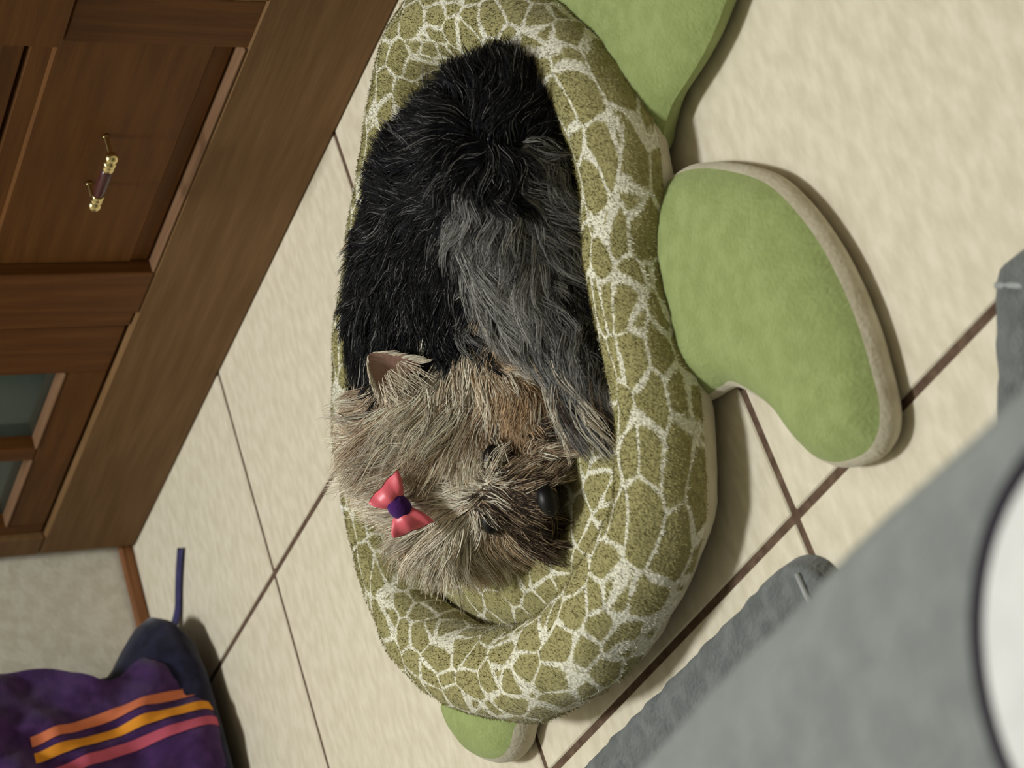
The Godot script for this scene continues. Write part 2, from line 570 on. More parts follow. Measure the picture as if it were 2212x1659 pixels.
# dyed cells: where the two nearest seeds are about as far away, the pale ground shows
func print_on(m: StandardMaterial3D, w: int, h: int, freq: float, sd: int, patch: Color, vein: Color, ring: bool) -> void:
	var n := FastNoiseLite.new()
	n.noise_type = FastNoiseLite.TYPE_CELLULAR
	n.cellular_distance_function = FastNoiseLite.DISTANCE_EUCLIDEAN
	n.cellular_return_type = FastNoiseLite.RETURN_DISTANCE2_SUB
	n.cellular_jitter = 0.95
	n.fractal_type = FastNoiseLite.FRACTAL_NONE
	n.frequency = freq
	n.seed = sd
	n.domain_warp_enabled = true
	n.domain_warp_amplitude = 14.0
	n.domain_warp_frequency = freq * 0.55
	n.domain_warp_fractal_type = FastNoiseLite.DOMAIN_WARP_FRACTAL_NONE
	var wide := FastNoiseLite.new()
	wide.seed = sd + 1
	wide.frequency = freq * 0.9
	wide.fractal_octaves = 2
	var fine := FastNoiseLite.new()
	fine.seed = sd + 2
	fine.frequency = 0.22
	fine.fractal_octaves = 3
	var img := Image.create(w, h, false, Image.FORMAT_RGB8)
	var hgt := Image.create(w, h, false, Image.FORMAT_RGB8)
	var a := PackedByteArray()
	var b := PackedByteArray()
	a.resize(w * h * 3)
	b.resize(w * h * 3)
	for y in h:
		for x in w:
			var d: float
			var wd: float
			if ring:
				# wrapped round a cylinder, so that the print closes on itself
				var an := TAU * x / w
				var ra := w * 0.72 / TAU
				d = n.get_noise_3d(ra * cos(an), ra * sin(an), y) + 1.0
				wd = 0.10 + 0.10 * wide.get_noise_3d(ra * cos(an), ra * sin(an), y)
			else:
				d = n.get_noise_2d(x * 0.72, y) + 1.0
				wd = 0.085 + 0.10 * wide.get_noise_2d(x, y)
			var f := fine.get_noise_2d(x, y)
			var t := clampf((wd + 0.045 * f - d) / 0.05 + 0.5, 0.0, 1.0)
			var c := patch.lerp(vein, t) * (1.0 + 0.16 * f)
			var o := (y * w + x) * 3
			a[o] = clampi(int(c.r * 255.0), 0, 255)
			a[o + 1] = clampi(int(c.g * 255.0), 0, 255)
			a[o + 2] = clampi(int(c.b * 255.0), 0, 255)
			var g := clampi(int(128.0 + 100.0 * f), 0, 255)
			b[o] = g
			b[o + 1] = g
			b[o + 2] = g
	img = Image.create_from_data(w, h, false, Image.FORMAT_RGB8, a)
	hgt = Image.create_from_data(w, h, false, Image.FORMAT_RGB8, b)
	m.set_meta("print", img)
	m.albedo_texture = ImageTexture.create_from_image(img)
	m.heightmap_texture = ImageTexture.create_from_image(hgt)
	m.uv1_triplanar = false
	m.uv1_world_triplanar = false
	m.uv1_scale = Vector3.ONE

# ------------------------------------------------------------------ the room
func build_room() -> void:
	var fl := structure("floor")
	put("grout", chamfer_box(Vector3(4.3, 0.06, 3.7), 0.001), M.grout, fl, Vector3(1.60, -0.0315, 0.95))
	var tile_mesh := chamfer_box(Vector3(TILE - 0.007, 0.012, TILE - 0.007), 0.0012)
	for i in range(-1, 8):
		for k in range(-2, 6):
			put("tile", tile_mesh, M.tile[(i * 7 + k * 3 + 30) % 3], fl, Vector3((i + 0.5) * TILE, -0.006, (k + 0.5) * TILE))
	var w := structure("wall_back")
	put("plaster", chamfer_box(Vector3(4.4, 3.0, 0.1), 0.002), M.paint, w, Vector3(1.6, 1.45, -0.83))
	w = structure("wall_side")
	put("plaster", chamfer_box(Vector3(0.1, 3.0, 3.7), 0.002), M.paint, w, Vector3(WALL_X - 0.05, 1.45, 0.95))
	w = structure("wall_right")
	put("plaster", chamfer_box(Vector3(0.1, 3.0, 3.7), 0.002), M.paint, w, Vector3(3.68, 1.45, 0.95))
	w = structure("wall_front")
	put("plaster", chamfer_box(Vector3(4.4, 3.0, 0.1), 0.002), M.paint, w, Vector3(1.6, 1.45, 2.73))
	w = structure("ceiling")
	put("plaster", chamfer_box(Vector3(4.4, 0.1, 3.8), 0.002), M.ceiling, w, Vector3(1.6, 2.95, 0.95))
	w = structure("baseboard_side")
	put("wood_strip", chamfer_box(Vector3(0.012, 0.019, 3.42), 0.003), M.wood_trim, w, Vector3(WALL_X + 0.006, 0.0095, 0.945))

func build_lamp() -> void:
	var t := thing("ceiling_lamp", "square white ceiling lamp panel with a slim frame above the sideboard", "lamp", LAMP_AT)
	put("frame", chamfer_box(Vector3(0.46, 0.04, 0.46), 0.006), mat(lin(225, 225, 222), 0.5), t, Vector3(0, 0.03, 0))
	var glow := mat(Color.WHITE, 0.6)
	glow.emission_enabled = true
	glow.emission = Color(0.97, 0.99, 1.0)
	glow.emission_energy_multiplier = 4.0
	put("diffuser", chamfer_box(Vector3(0.42, 0.012, 0.42), 0.003), glow, t, Vector3(0, 0.005, 0))
	var l := AreaLight3D.new()
	l.name = "lamp_light"
	l.area_size = Vector2(0.42, 0.42)
	l.light_energy = LAMP_ENERGY
	l.light_color = Color(0.97, 0.99, 1.0)
	l.area_range = 8.0
	l.shadow_enabled = true
	t.add_child(l)
	l.position = Vector3(0, -0.004, 0)
	l.rotation_degrees.x = -90.0

# ------------------------------------------------------------------ the sideboard
func board(called: String, parent: Node, lo: Vector3, hi: Vector3, m: Material, bevel := 0.0015) -> MeshInstance3D:
	return put(called, chamfer_box(hi - lo, bevel), m, parent, (lo + hi) * 0.5 - (parent as Node3D).position)

func build_sideboard() -> void:
	var F := CABINET_FRONT
	var t := thing("sideboard", "dark brown wooden sideboard with drawer, glazed door and dusty plinth", "cabinet")
	var x0 := -0.4215
	var x1 := 1.45
	var top := 0.86
	board("plinth", t, Vector3(x0, 0, F - 0.03), Vector3(x1, 0.134, F), M.wood_dusty, 0.003)
	board("carcass", t, Vector3(x0 + 0.004, 0, -0.775), Vector3(x1, top - 0.03, F - 0.05), M.wood_y)
	board("side_panel", t, Vector3(x0, 0, -0.775), Vector3(x0 + 0.018, top - 0.03, F - 0.03), M.wood_y)
	board("top_board", t, Vector3(x0, top - 0.03, -0.775), Vector3(x1, top, F + 0.02), M.wood_x, 0.004)
	board("corner_stile", t, Vector3(x0, 0.134, F - 0.03), Vector3(-0.375, top - 0.03, F), M.wood_dusty, 0.002)
	board("stile", t, Vector3(0.134, 0.134, F - 0.03), Vector3(0.211, top - 0.03, F), M.wood_y)
	board("stile", t, Vector3(0.574, 0.128, F - 0.03), Vector3(0.640, 0.314, F - 0.002), M.wood_y)
	board("stile", t, Vector3(0.640, 0.134, F - 0.03), Vector3(0.70, 0.314, F), M.wood_dusty)
	board("door_bead", t, Vector3(0.103, 0.134, F - 0.03), Vector3(0.1325, top - 0.03, F - 0.004), M.wood_y, 0.003)
	board("rail", t, Vector3(0.574, 0.318, F - 0.03), Vector3(x1, 0.40, F + 0.006), M.wood_x)
	board("ledge", t, Vector3(0.211, 0.1335, F - 0.035), Vector3(0.574, 0.1365, F - 0.0005), M.wood_ledge, 0.001)
	# drawers between the stiles
	var drawers := [[0.138, 0.338], [0.342, 0.50], [0.504, 0.66], [0.664, 0.82]]
	for d in drawers:
		var dr := Node3D.new()
		dr.name = "drawer"
		t.add_child(dr, true)
		board("front", dr, Vector3(0.2125, d[0], F - 0.036), Vector3(0.5725, d[1], F - 0.0165), M.wood_x, 0.002)
		board("field", dr, Vector3(0.2125, d[0] + 0.020, F - 0.02), Vector3(0.5725, d[1] - 0.022, F - 0.0135), M.wood_x, 0.003)
		if d[0] < 0.2:
			pull_handle(dr, Vector3(0.3895, 0.237, F - 0.0135))
	# doors beyond the second stile, mostly out of sight
	board("door_panel", t, Vector3(0.702, 0.138, F - 0.036), Vector3(x1 - 0.002, 0.314, F - 0.008), M.wood_x)
	board("door_panel", t, Vector3(0.576, 0.404, F - 0.036), Vector3(x1 - 0.002, top - 0.034, F - 0.008), M.wood_y)
	# the glazed door
	var gd := Node3D.new()
	gd.name = "glazed_door"
	t.add_child(gd, true)
	var z0 := F - 0.034
	var z1 := F - 0.007
	board("door_stile", gd, Vector3(0.006, 0.137, z0), Vector3(0.101, top - 0.034, z1), M.wood_y, 0.002)
	board("door_stile", gd, Vector3(-0.373, 0.137, z0), Vector3(-0.351, top - 0.034, z1), M.wood_y, 0.002)
	board("door_rail", gd, Vector3(-0.351, 0.137, z0), Vector3(0.006, 0.186, z1), M.wood_x, 0.002)
	board("door_rail", gd, Vector3(-0.351, 0.78, z0), Vector3(0.006, top - 0.034, z1), M.wood_x, 0.002)
	board("muntin", gd, Vector3(-0.187, 0.186, z0), Vector3(-0.160, 0.78, z1), M.wood_y, 0.002)
	board("muntin", gd, Vector3(-0.351, 0.47, z0), Vector3(0.006, 0.495, z1 - 0.001), M.wood_x, 0.002)
	for c in [[-0.160, 0.006], [-0.351, -0.187]]:
		for r in [[0.186, 0.47], [0.495, 0.78]]:
			board("pane", gd, Vector3(c[0], r[0], F - 0.031), Vector3(c[1], r[1], F - 0.027), M.glass, 0.0005)
			board("glazing_bead", gd, Vector3(c[0], r[0], F - 0.0265), Vector3(c[1], r[0] + 0.004, z1 + 0.001), M.wood_ledge, 0.0015)

func pull_handle(parent: Node, at: Vector3) -> void:
	var h := Node3D.new()
	h.name = "handle"
	parent.add_child(h, true)
	h.position = at
	h.set_meta("label", "brass bow handle with a dark grip")
	var grip: Mesh
	var out := 0.029
	for s in [-1.0, 1.0]:
		var x: float = 0.0375 * s
		var brass := SurfaceTool.new()
		brass.begin(Mesh.PRIMITIVE_TRIANGLES)
		brass.append_from(tube([Vector3(x, 0, 0), Vector3(x, 0, 0.003), Vector3(x, 0, 0.004), Vector3(x, 0, out)], [0.0040, 0.0038, 0.0026, 0.0026], 14), 0, Transform3D.IDENTITY)
		var ball := SphereMesh.new()
		ball.radius = 0.0068
		ball.height = 0.0136
		ball.radial_segments = 20
		ball.rings = 12
		brass.append_from(ball, 0, Transform3D(Basis.IDENTITY, Vector3(x, 0, out)))
		var pts := []
		var rad := []
		for q in [[0.004, 0.0045], [0.007, 0.0066], [0.010, 0.0066], [0.011, 0.0058], [0.012, 0.0066], [0.016, 0.0066], [0.0175, 0.0058]]:
			pts.append(Vector3(x - s * q[0], 0, out))
			rad.append(q[1])
		brass.append_from(tube(pts, rad, 18), 0, Transform3D.IDENTITY)
		put("mount", brass.commit(), M.brass, h)
	grip = tube([Vector3(-0.021, 0, out), Vector3(-0.012, 0, out), Vector3(0, 0, out), Vector3(0.012, 0, out), Vector3(0.021, 0, out)], [0.0052, 0.0060, 0.0063, 0.0060, 0.0052], 18)
	put("grip", grip, M.grip, h)

# ------------------------------------------------------------------ the turtle bed
var rim_loop: Array = []
var bed_mid := Vector2.ZERO

func build_bed() -> void:
	var t := thing("pet_bed", "turtle-shaped plush pet bed with olive giraffe print rim and green flippers", "pet bed")
	var n := 220
	rim_loop = loop_curve(RIM, n)
	for r in rim_loop:
		bed_mid += Vector2(r[0], r[1]) / n
	var lump := FastNoiseLite.new()
	lump.seed = 4
	lump.frequency = 9.0
	lump.fractal_octaves = 3
	var lens := [0.0]
	for i in n:
		var a := Vector2(rim_loop[i][0], rim_loop[i][1])
		var b := Vector2(rim_loop[(i + 1) % n][0], rim_loop[(i + 1) % n][1])
		lens.append(lens[i] + a.distance_to(b))
	var total: float = lens[n]
	var ring := func(phi0: float, phi1: float, nv: int, grow: float) -> ArrayMesh:
		var P := PackedVector3Array()
		var UV := PackedVector2Array()
		for i in n + 1:
			var ii := i % n
			var p := Vector2(rim_loop[ii][0], rim_loop[ii][1])
			var nx := Vector2(rim_loop[(ii + 1) % n][0], rim_loop[(ii + 1) % n][1])
			var pv := Vector2(rim_loop[(ii + n - 1) % n][0], rim_loop[(ii + n - 1) % n][1])
			var d := (nx - pv).normalized()
			var o := Vector2(d.y, -d.x)
			if o.dot(p - bed_mid) < 0.0:
				o = -o
			var r0: float = rim_loop[ii][2]
			for j in nv:
				var phi := lerpf(phi0, phi1, float(j) / (nv - 1))
				var dirv := Vector3(o.x * cos(phi), sin(phi), o.y * cos(phi))
				var c := Vector3(p.x, r0 + 0.003, p.y)
				var r := (r0 + grow) * (1.0 + 0.10 * lump.get_noise_3dv((c + dirv * r0) * 1.0) + 0.05 * lump.get_noise_3dv((c + dirv * r0) * 3.0))
				# the foot of the rim is pressed flat
				var q := c + dirv * r
				q.y = maxf(q.y, 0.003)
				if i < n:
					P.append(q)
				UV.append(Vector2(lens[i] / total, (phi - phi0) / (phi1 - phi0)))
		if grow == 0.0:
			pile(P, UV, n, nv, M.print.get_meta("print"), 80000)
		return sheet(P, n, nv, true, false, false, UV)
	var seam := deg_to_rad(-17.0)
	var rim := put("rim", ring.call(seam, deg_to_rad(238.0), 30, 0.0), M.print, t)
	commit_hair("rim_pile", rim, "short plush pile of the rim", M.skin)
	put("rim_underside", ring.call(deg_to_rad(-122.0), seam + 0.02, 12, -0.0012), M.beige, t)
	# the sleeping pad inside the rim
	var P := PackedVector3Array()
	var UV := PackedVector2Array()
	var nr := 22
	for i in n + 1:
		for j in nr:
			var u := float(j) / (nr - 1)
			var p := bed_mid.lerp(Vector2(rim_loop[i % n][0], rim_loop[i % n][1]), u)
			var y := 0.024 + 0.016 * smoothstep(0.3, 0.66, u) - 0.040 * smoothstep(0.74, 1.0, u)
			y += 0.004 * lump.get_noise_2d(p.x, p.y)
			if i < n:
				P.append(Vector3(p.x, y, p.y))
			UV.append((p - bed_mid) / 0.66 + Vector2(0.5, 0.5))
	var pad := put("pad", sheet(P, n, nr, true, false, true, UV), M.print_inner, t)
	pile(P, UV, n, nr, M.print_inner.get_meta("print"), 45000)
	commit_hair("pad_pile", pad, "short plush pile of the pad", M.skin)
	flipper(t, FLIPPER_NEAR, Vector2.ZERO, 0.036, 0.006)
	flipper(t, FLIPPER_FAR, Vector2.ZERO, 0.038, 0.004)
	flipper(t, FLIPPER_TAIL, Vector2.ZERO, 0.042, 0.014)
	# sewn-in white labels
	for q in [[Vector3(0.3249, 0.0520, 0.1071), 0.5, Vector3(0.024, 0.0016, 0.012)], [Vector3(0.5527, 0.0580, -0.1106), -0.4, Vector3(0.022, 0.0016, 0.018)]]:
		var o := put("care_label", chamfer_box(q[2], 0.0004), M.tag_cloth, t, q[0])
		o.rotation = Vector3(0.2, q[1], 0.5)

# short fibres standing on a grid surface, each dyed like the print below it
func pile(P: PackedVector3Array, UV: PackedVector2Array, nu: int, nv: int, img: Image, many: int) -> void:
	var w := img.get_width()
	var h := img.get_height()
	for m in many:
		var i := rng.randi_range(0, nu - 1)
		# cells of a wedge-shaped grid grow outwards: pick them by area
		var j := mini(int(sqrt(rng.randf()) * (nv - 1)), nv - 2) if nv < 25 else rng.randi_range(0, nv - 2)
		var fu := rng.randf()
		var fv := rng.randf()
		var i1 := (i + 1) % nu
		var a := P[i * nv + j].lerp(P[i1 * nv + j], fu)
		var b := P[i * nv + j + 1].lerp(P[i1 * nv + j + 1], fu)
		var p := a.lerp(b, fv)
		var n := (P[i1 * nv + j] - P[i * nv + j]).cross(b - a).normalized()
		if nv < 25:
			n = -n
			if n.y < 0.0:
				n = -n
		var uv := UV[i * nv + j].lerp(UV[(i + 1) * nv + j], fu).lerp(UV[i * nv + j + 1].lerp(UV[(i + 1) * nv + j + 1], fu), fv)
		var c := img.get_pixel(clampi(int(uv.x * w), 0, w - 1), clampi(int(uv.y * h), 0, h - 1)).srgb_to_linear() * rng.randf_range(0.92, 1.12)
		var brush := Vector3(0.5, -0.3, 0.8)
		brush = (brush - n * brush.dot(n) + Vector3(rng.randfn(), rng.randfn(), rng.randfn()) * 0.35).normalized()
		var d := (n * 0.45 + brush).normalized()
		var l := rng.randf_range(0.0018, 0.0034)
		strand([p - n * 0.0005, p + d * l * 0.5, p + (d - n * 0.15).normalized() * l], n, 0.00034, 0.00016, c, c, rng.randfn() * 0.2)

# a stuffed pillow: green top, pale gusset and underside
func flipper(t: Node3D, outline: Array, _c: Vector2, high: float, edge: float) -> void:
	var f := Node3D.new()
	f.name = "flipper"
	t.add_child(f, true)
	var n := 120
	var loop := loop_curve(outline, n)
	var mid := Vector2.ZERO
	for r in loop:
		mid += Vector2(r[0], r[1]) / n
	var lump := FastNoiseLite.new()
	lump.seed = 9
	lump.frequency = 14.0
	var nr := 20
	var P := PackedVector3Array()
	var Q := PackedVector3Array()
	for i in n:
		var b := Vector2(loop[i][0], loop[i][1])
		for j in nr:
			var u := float(j) / (nr - 1)
			# the top seam sits a little inside the outline
			var p := mid.lerp(b, u) - (b - mid).normalized() * 0.0055 * u
			var dist := 9.0
			for k in n:
				var e0 := Vector2(loop[k][0], loop[k][1])
				var e1 := Vector2(loop[(k + 1) % n][0], loop[(k + 1) % n][1])
				dist = minf(dist, p.distance_to(Geometry2D.get_closest_point_to_segment(p, e0, e1)))
			var y := edge + 0.004 + (high - edge) * sqrt(clampf(1.0 - pow(1.0 - clampf(dist / 0.062, 0.0, 1.0), 2.0), 0.0, 1.0))
			y += 0.0035 * lump.get_noise_2d(p.x, p.y) * clampf(dist / 0.02, 0.0, 1.0)
			P.append(Vector3(p.x, y, p.y))
		var top: Vector3 = P[P.size() - 1]
		var o := (b - mid).normalized()
		# gusset: from the seam round the side to the floor
		var rows := [[0.0, 1.0], [-0.001, 0.80], [-0.003, 0.60], [-0.006, 0.40], [-0.010, 0.20], [-0.015, 0.05], [-0.03, 0.0]] if edge < 0.005 else [[0.0, 1.0], [0.003, 0.86], [0.0055, 0.62], [0.0055, 0.38], [0.002, 0.14], [-0.006, 0.02], [-0.03, 0.0]]
		for g in rows:
			Q.append(Vector3(top.x + o.x * g[0], 0.002 + (top.y - 0.002) * g[1], top.z + o.y * g[0]))
	put("top", sheet(P, n, nr, true, false, signed_area(loop) > 0.0), M.green, f)
	put("gusset", sheet(Q, n, 7, true, false, signed_area(loop) > 0.0), M.green if edge < 0.005 else M.beige, f)

func signed_area(loop: Array) -> float:
	var s := 0.0
	for i in loop.size():
		var a: Array = loop[i]
		var b: Array = loop[(i + 1) % loop.size()]
		s += a[0] * b[1] - b[0] * a[1]
	return s

# ------------------------------------------------------------------ the sofa corner and what lies on it
func build_sofa() -> void:
	var t := thing("sofa", "grey upholstered sofa with quilted cover flaps reaching the tiled floor", "sofa")
	var wr := FastNoiseLite.new()
	wr.seed = 12
	wr.frequency = 5.0
	wr.fractal_octaves = 3
	# seat: a soft slab, profile swept along x
	var prof := [[0.80, 0.02], [0.747, 0.05], [0.741, 0.20], [0.739, 0.36], [0.741, 0.415], [0.749, 0.440], [0.769, 0.452], [0.83, 0.455], [0.95, 0.457], [1.15, 0.457], [1.45, 0.455]]
	var P := PackedVector3Array()
	var nx := 90
	var np := 0
	for i in nx:
		var x := lerpf(0.35, 2.75, float(i) / (nx - 1))
		np = 0
		for k in prof.size() - 1:
			for s in 3:
				var z: float = lerpf(prof[k][0], prof[k + 1][0], s / 3.0)
				var y: float = lerpf(prof[k][1], prof[k + 1][1], s / 3.0)
				P.append(Vector3(x, y + 0.006 * wr.get_noise_2d(x * 1.4 + z, z * 2.0) * smoothstep(0.40, 0.45, y), z + 0.004 * wr.get_noise_2d(x, y * 2.0)))
				np += 1
	put("seat", sheet(P, nx, np, false, false, true), M.grey, t)
	board("base", t, Vector3(0.36, 0.0, 0.81), Vector3(2.74, 0.43, 1.70), M.grey, 0.03)
	board("backrest", t, Vector3(0.36, 0.40, 1.46), Vector3(2.74, 0.86, 1.70), M.grey, 0.06)
	# cover flaps that spread on the floor
	flap(t, 0.30, 0.925, 0.474, 0.80, 0.050, 0, Transform3D.IDENTITY)
	flap(t, 0.0, 0.50, 0.0, 0.40, 0.030, 1, Transform3D(Basis(Vector3.UP, -0.60), Vector3(1.186, 0.0, 0.425)))

func flap(t: Node3D, x0: float, x1: float, z0: float, z1: float, corner: float, style: int, place: Transform3D) -> void:
	var nx := int((x1 - x0) / 0.0045)
	var nz := 60
	var P := PackedVector3Array()
	var nf := FastNoiseLite.new()
	nf.seed = 30 + style
	nf.frequency = 26.0
	nf.fractal_octaves = 3
	for i in nx:
		var u := float(i) / (nx - 1)
		var x := lerpf(x0, x1, u)
		# the front corners are rounded
		var zz := z0
		var dl := x - x0
		var dr := x1 - x
		var dd := minf(dl, dr) if style == 1 else dr
		if dd < corner:
			zz = z0 + corner - sqrt(maxf(corner * corner - (corner - dd) * (corner - dd), 0.0))
		zz += 0.0016 * nf.get_noise_2d(x, 3.0)
		for j in nz:
			var v := float(j) / (nz - 1)
			var z := lerpf(zz, z1, v)
			var inward := minf(z - zz, dd)
			var y := 0.016 * sqrt(clampf(1.0 - pow(1.0 - clampf(inward / 0.012, 0.0, 1.0), 2.0), 0.0, 1.0))
			if style == 0:
				# gathers that run across the hem
				y += 0.0045 * pow(absf(sin(x * PI / 0.034 + 1.2 * nf.get_noise_2d(x * 0.5, z * 0.3))), 0.6) * clampf(inward / 0.01, 0.0, 1.0)
				y += 0.0030 * nf.get_noise_2d(x, z * 1.5)
			else:
				# diamond quilting
				var a := (x + z) / 0.030
				var b := (x - z) / 0.030
				y += 0.0070 * pow(absf(sin(a * PI * 0.5)) * absf(sin(b * PI * 0.5)), 0.5) * clampf((inward - 0.012) / 0.01, 0.0, 1.0)
				y += 0.0030 * nf.get_noise_2d(x, z)
			P.append(place * Vector3(x, maxf(y, 0.001), z))
	var f := put("cover_flap", sheet(P, nx, nz, false, false, true), M.grey_quilt, t)
	# the stitched band near the end of the flap
	var xs := x1 - 0.022 if style == 0 else x0 + 0.022
	var pts := []
	var rad := []
	for k in 14:
		if style == 0:
			pts.append(place * Vector3(xs + 0.001 * sin(k * 1.3), 0.0205, lerpf(z0 + 0.022, z1, k / 13.0)))
		else:
			pts.append(place * Vector3(lerpf(x0 + 0.010, x1 - 0.010, k / 13.0), 0.0165, z0 + 0.024 + 0.001 * sin(k * 1.3)))
		rad.append(0.0022)
	put("seam", tube(pts, rad, 8), M.grey_seam, f)

func build_white_cushion() -> void:
	var t := thing("round_cushion", "small round white pad with dark piped edge lying on the grey sofa seat", "cushion", Vector3(1.578, 0.458, 0.849))
	var P := PackedVector3Array()
	var R := 0.069
	for i in 64:
		var a := TAU * i / 64
		for k in 12:
			var u := k / 11.0
			var y := 0.004 + 0.014 * sqrt(1.0 - u * u * 0.97)
			P.append(Vector3(cos(a) * R * u, y, sin(a) * R * u))
	put("top", sheet(P, 64, 12, true, false, true), M.white_cloth, t)
	P.clear()
	for i in 64:
		var a := TAU * i / 64
		for k in 5:
			var u := k / 4.0
			P.append(Vector3(cos(a) * R * u, 0.0006 + 0.004 * u, sin(a) * R * u))
	put("underside", sheet(P, 64, 5, true, false, false), M.white_cloth, t)
	P.clear()
	for i in 64:
		var a := TAU * i / 64
		for k in 8:
			var b := TAU * k / 8
			P.append(Vector3(cos(a) * (R + cos(b) * 0.0032), 0.007 + sin(b) * 0.0032, sin(a) * (R + cos(b) * 0.0032)))
	put("piping", sheet(P, 64, 8, true, true, true), M.dark_piping, t)

# ------------------------------------------------------------------ the bag by the wall
var folds := FastNoiseLite.new()

func bag_front(z: float, y: float) -> Vector3:
	var cz := 0.17
	var a := clampf((z - cz) / 0.215, -1.0, 1.0)
	var b := clampf((y - 0.20) / 0.19, -1.0, 1.0)
	var x := -0.282 + 0.076 * pow(clampf((1.0 - pow(absf(a), 3.0)) * (1.0 - pow(absf(b), 10.0)), 0.0, 1.0), 0.5)
	x += 0.010 * sin(y * 23.0 + z * 9.0) * (1.0 - absf(a)) + 0.016 * folds.get_noise_2d(z, y) * (1.0 - pow(absf(b), 6.0))
	return Vector3(x, y, z)

func build_bag() -> void:
	var t := thing("backpack", "purple backpack with three warm-coloured stripes slumped against the beige wall", "bag")
	folds.seed = 6
	folds.frequency = 11.0
	folds.fractal_octaves = 2
	# soft navy body: stacked rounded cross-sections
	var P := PackedVector3Array()
	var nh := 26
	var na := 56
	for i in nh:
		var v := float(i) / (nh - 1)
		var y := 0.004 + 0.43 * v
		var shut := pow(clampf(1.0 - pow(absf(v - 0.42) / 0.58, 5.0), 0.0, 1.0), 0.5) if v > 0.42 else pow(clampf(1.0 - pow((0.42 - v) / 0.43, 9.0), 0.0, 1.0), 0.4)
		# the lower corner sticks out, the waist is drawn in
		var near := lerpf(-0.105, -0.045, smoothstep(0.05, 0.125, y)) + 0.02 * exp(-pow((y - 0.135) / 0.03, 2.0))
		var mid_z := (near + 0.41) * 0.5
		var hw := (0.41 - near) * 0.5 * shut
		var hd := (0.106 - 0.02 * v + 0.030 * exp(-pow(y / 0.06, 2.0))) * shut
		for k in na:
			var a := TAU * k / na
			var c := signf(cos(a)) * pow(absf(cos(a)), 0.55)
			var s := signf(sin(a)) * pow(absf(sin(a)), 0.55)
			P.append(Vector3(-0.330 + hd * c + 0.002 * sin(k * 1.7 + i), y, mid_z + hw * s))
	put("body", sheet(P, nh, na, false, true, false), M.navy, t)
	# front pocket with its stripes
	P.clear()
	var n1 := 44
	var n2 := 40
	for i in n1:
		for j in n2:
			var y := lerpf(0.022, 0.389, float(j) / (n2 - 1))
			P.append(bag_front(lerpf(-0.028 + 0.036 * exp(-pow((y - 0.145) / 0.038, 2.0)), 0.384, float(i) / (n1 - 1)), y))
	put("front_pocket", sheet(P, n1, n2, false, false, true), M.purple, t)
	var rows := [[0.036, 0.078, M.stripe_coral], [0.059, 0.099, M.stripe_orange], [0.081, 0.124, M.stripe_pink]]
	for r in rows:
		P.clear()
		for j in 40:
			var y: float = lerpf(0.0235 if r[0] > 0.05 else 0.033, 0.252, j / 39.0)
			var z: float = lerpf(r[0], r[1], pow(j / 39.0, 1.3))
			for k in 4:
				var w := lerpf(-0.0062, 0.0062, k / 3.0)
				P.append(bag_front(z + w, y) + Vector3(0.0015, 0.0006, 0.0))
		put("stripe", sheet(P, 40, 4, false, false, false), r[2], t)
	# loose strap on the floor
	P.clear()
	var a := Vector2(-0.248, -0.178)
	var b := Vector2(-0.345, -0.085)
	var dir := (b - a).normalized()
	var sd := Vector2(-dir.y, dir.x)
	for i in 24:
		var u := i / 23.0
		var p := a.lerp(b, u) + sd * 0.004 * sin(u * 4.0)
		var y := 0.003 + 0.012 * smoothstep(0.6, 1.0, u)
		var cut := 0.010 * (1.0 - u) if i == 0 else 0.0
		for q in [[-0.009, 0.0], [-0.009, 0.0018], [0.009, 0.0018], [0.009, 0.0]]:
			var pp: Vector2 = p + sd * q[0] + dir * (cut if q[0] > 0.0 else 0.0)
			P.append(Vector3(pp.x, y + q[1], pp.y))
	put("strap", sheet(P, 24, 4, false, true, true), M.strap, t)

# ------------------------------------------------------------------ the dog
const CELL := 0.004
const BLEND := 0.010
const NOSE := Vector3(0.7035, 0.066, 0.3145)
const EYES: Array[Vector3] = [Vector3(0.6862, 0.0925, 0.265), Vector3(0.661, 0.0955, 0.302)]
var lo := Vector3(0.49, -0.01, -0.06)
var dims := Vector3i(114, 48, 104)
var field := PackedFloat32Array()

func field_at(p: Vector3) -> float:
	var q := (p - lo) / CELL
	var i := clampi(int(q.x), 0, dims.x - 2)
	var j := clampi(int(q.y), 0, dims.y - 2)
	var k := clampi(int(q.z), 0, dims.z - 2)
	var f := q - Vector3(i, j, k)
	var sx := dims.y * dims.z
	var sy := dims.z
	var o := i * sx + j * sy + k
	var a := lerpf(lerpf(field[o], field[o + sx], f.x), lerpf(field[o + sy], field[o + sx + sy], f.x), f.y)
	var b := lerpf(lerpf(field[o + 1], field[o + sx + 1], f.x), lerpf(field[o + sy + 1], field[o + sx + sy + 1], f.x), f.y)
	return lerpf(a, b, f.z)

func slope_at(p: Vector3) -> Vector3:
	var e := CELL
	return Vector3(field_at(p + Vector3(e, 0, 0)) - field_at(p - Vector3(e, 0, 0)), field_at(p + Vector3(0, e, 0)) - field_at(p - Vector3(0, e, 0)), field_at(p + Vector3(0, 0, e)) - field_at(p - Vector3(0, 0, e))).normalized()

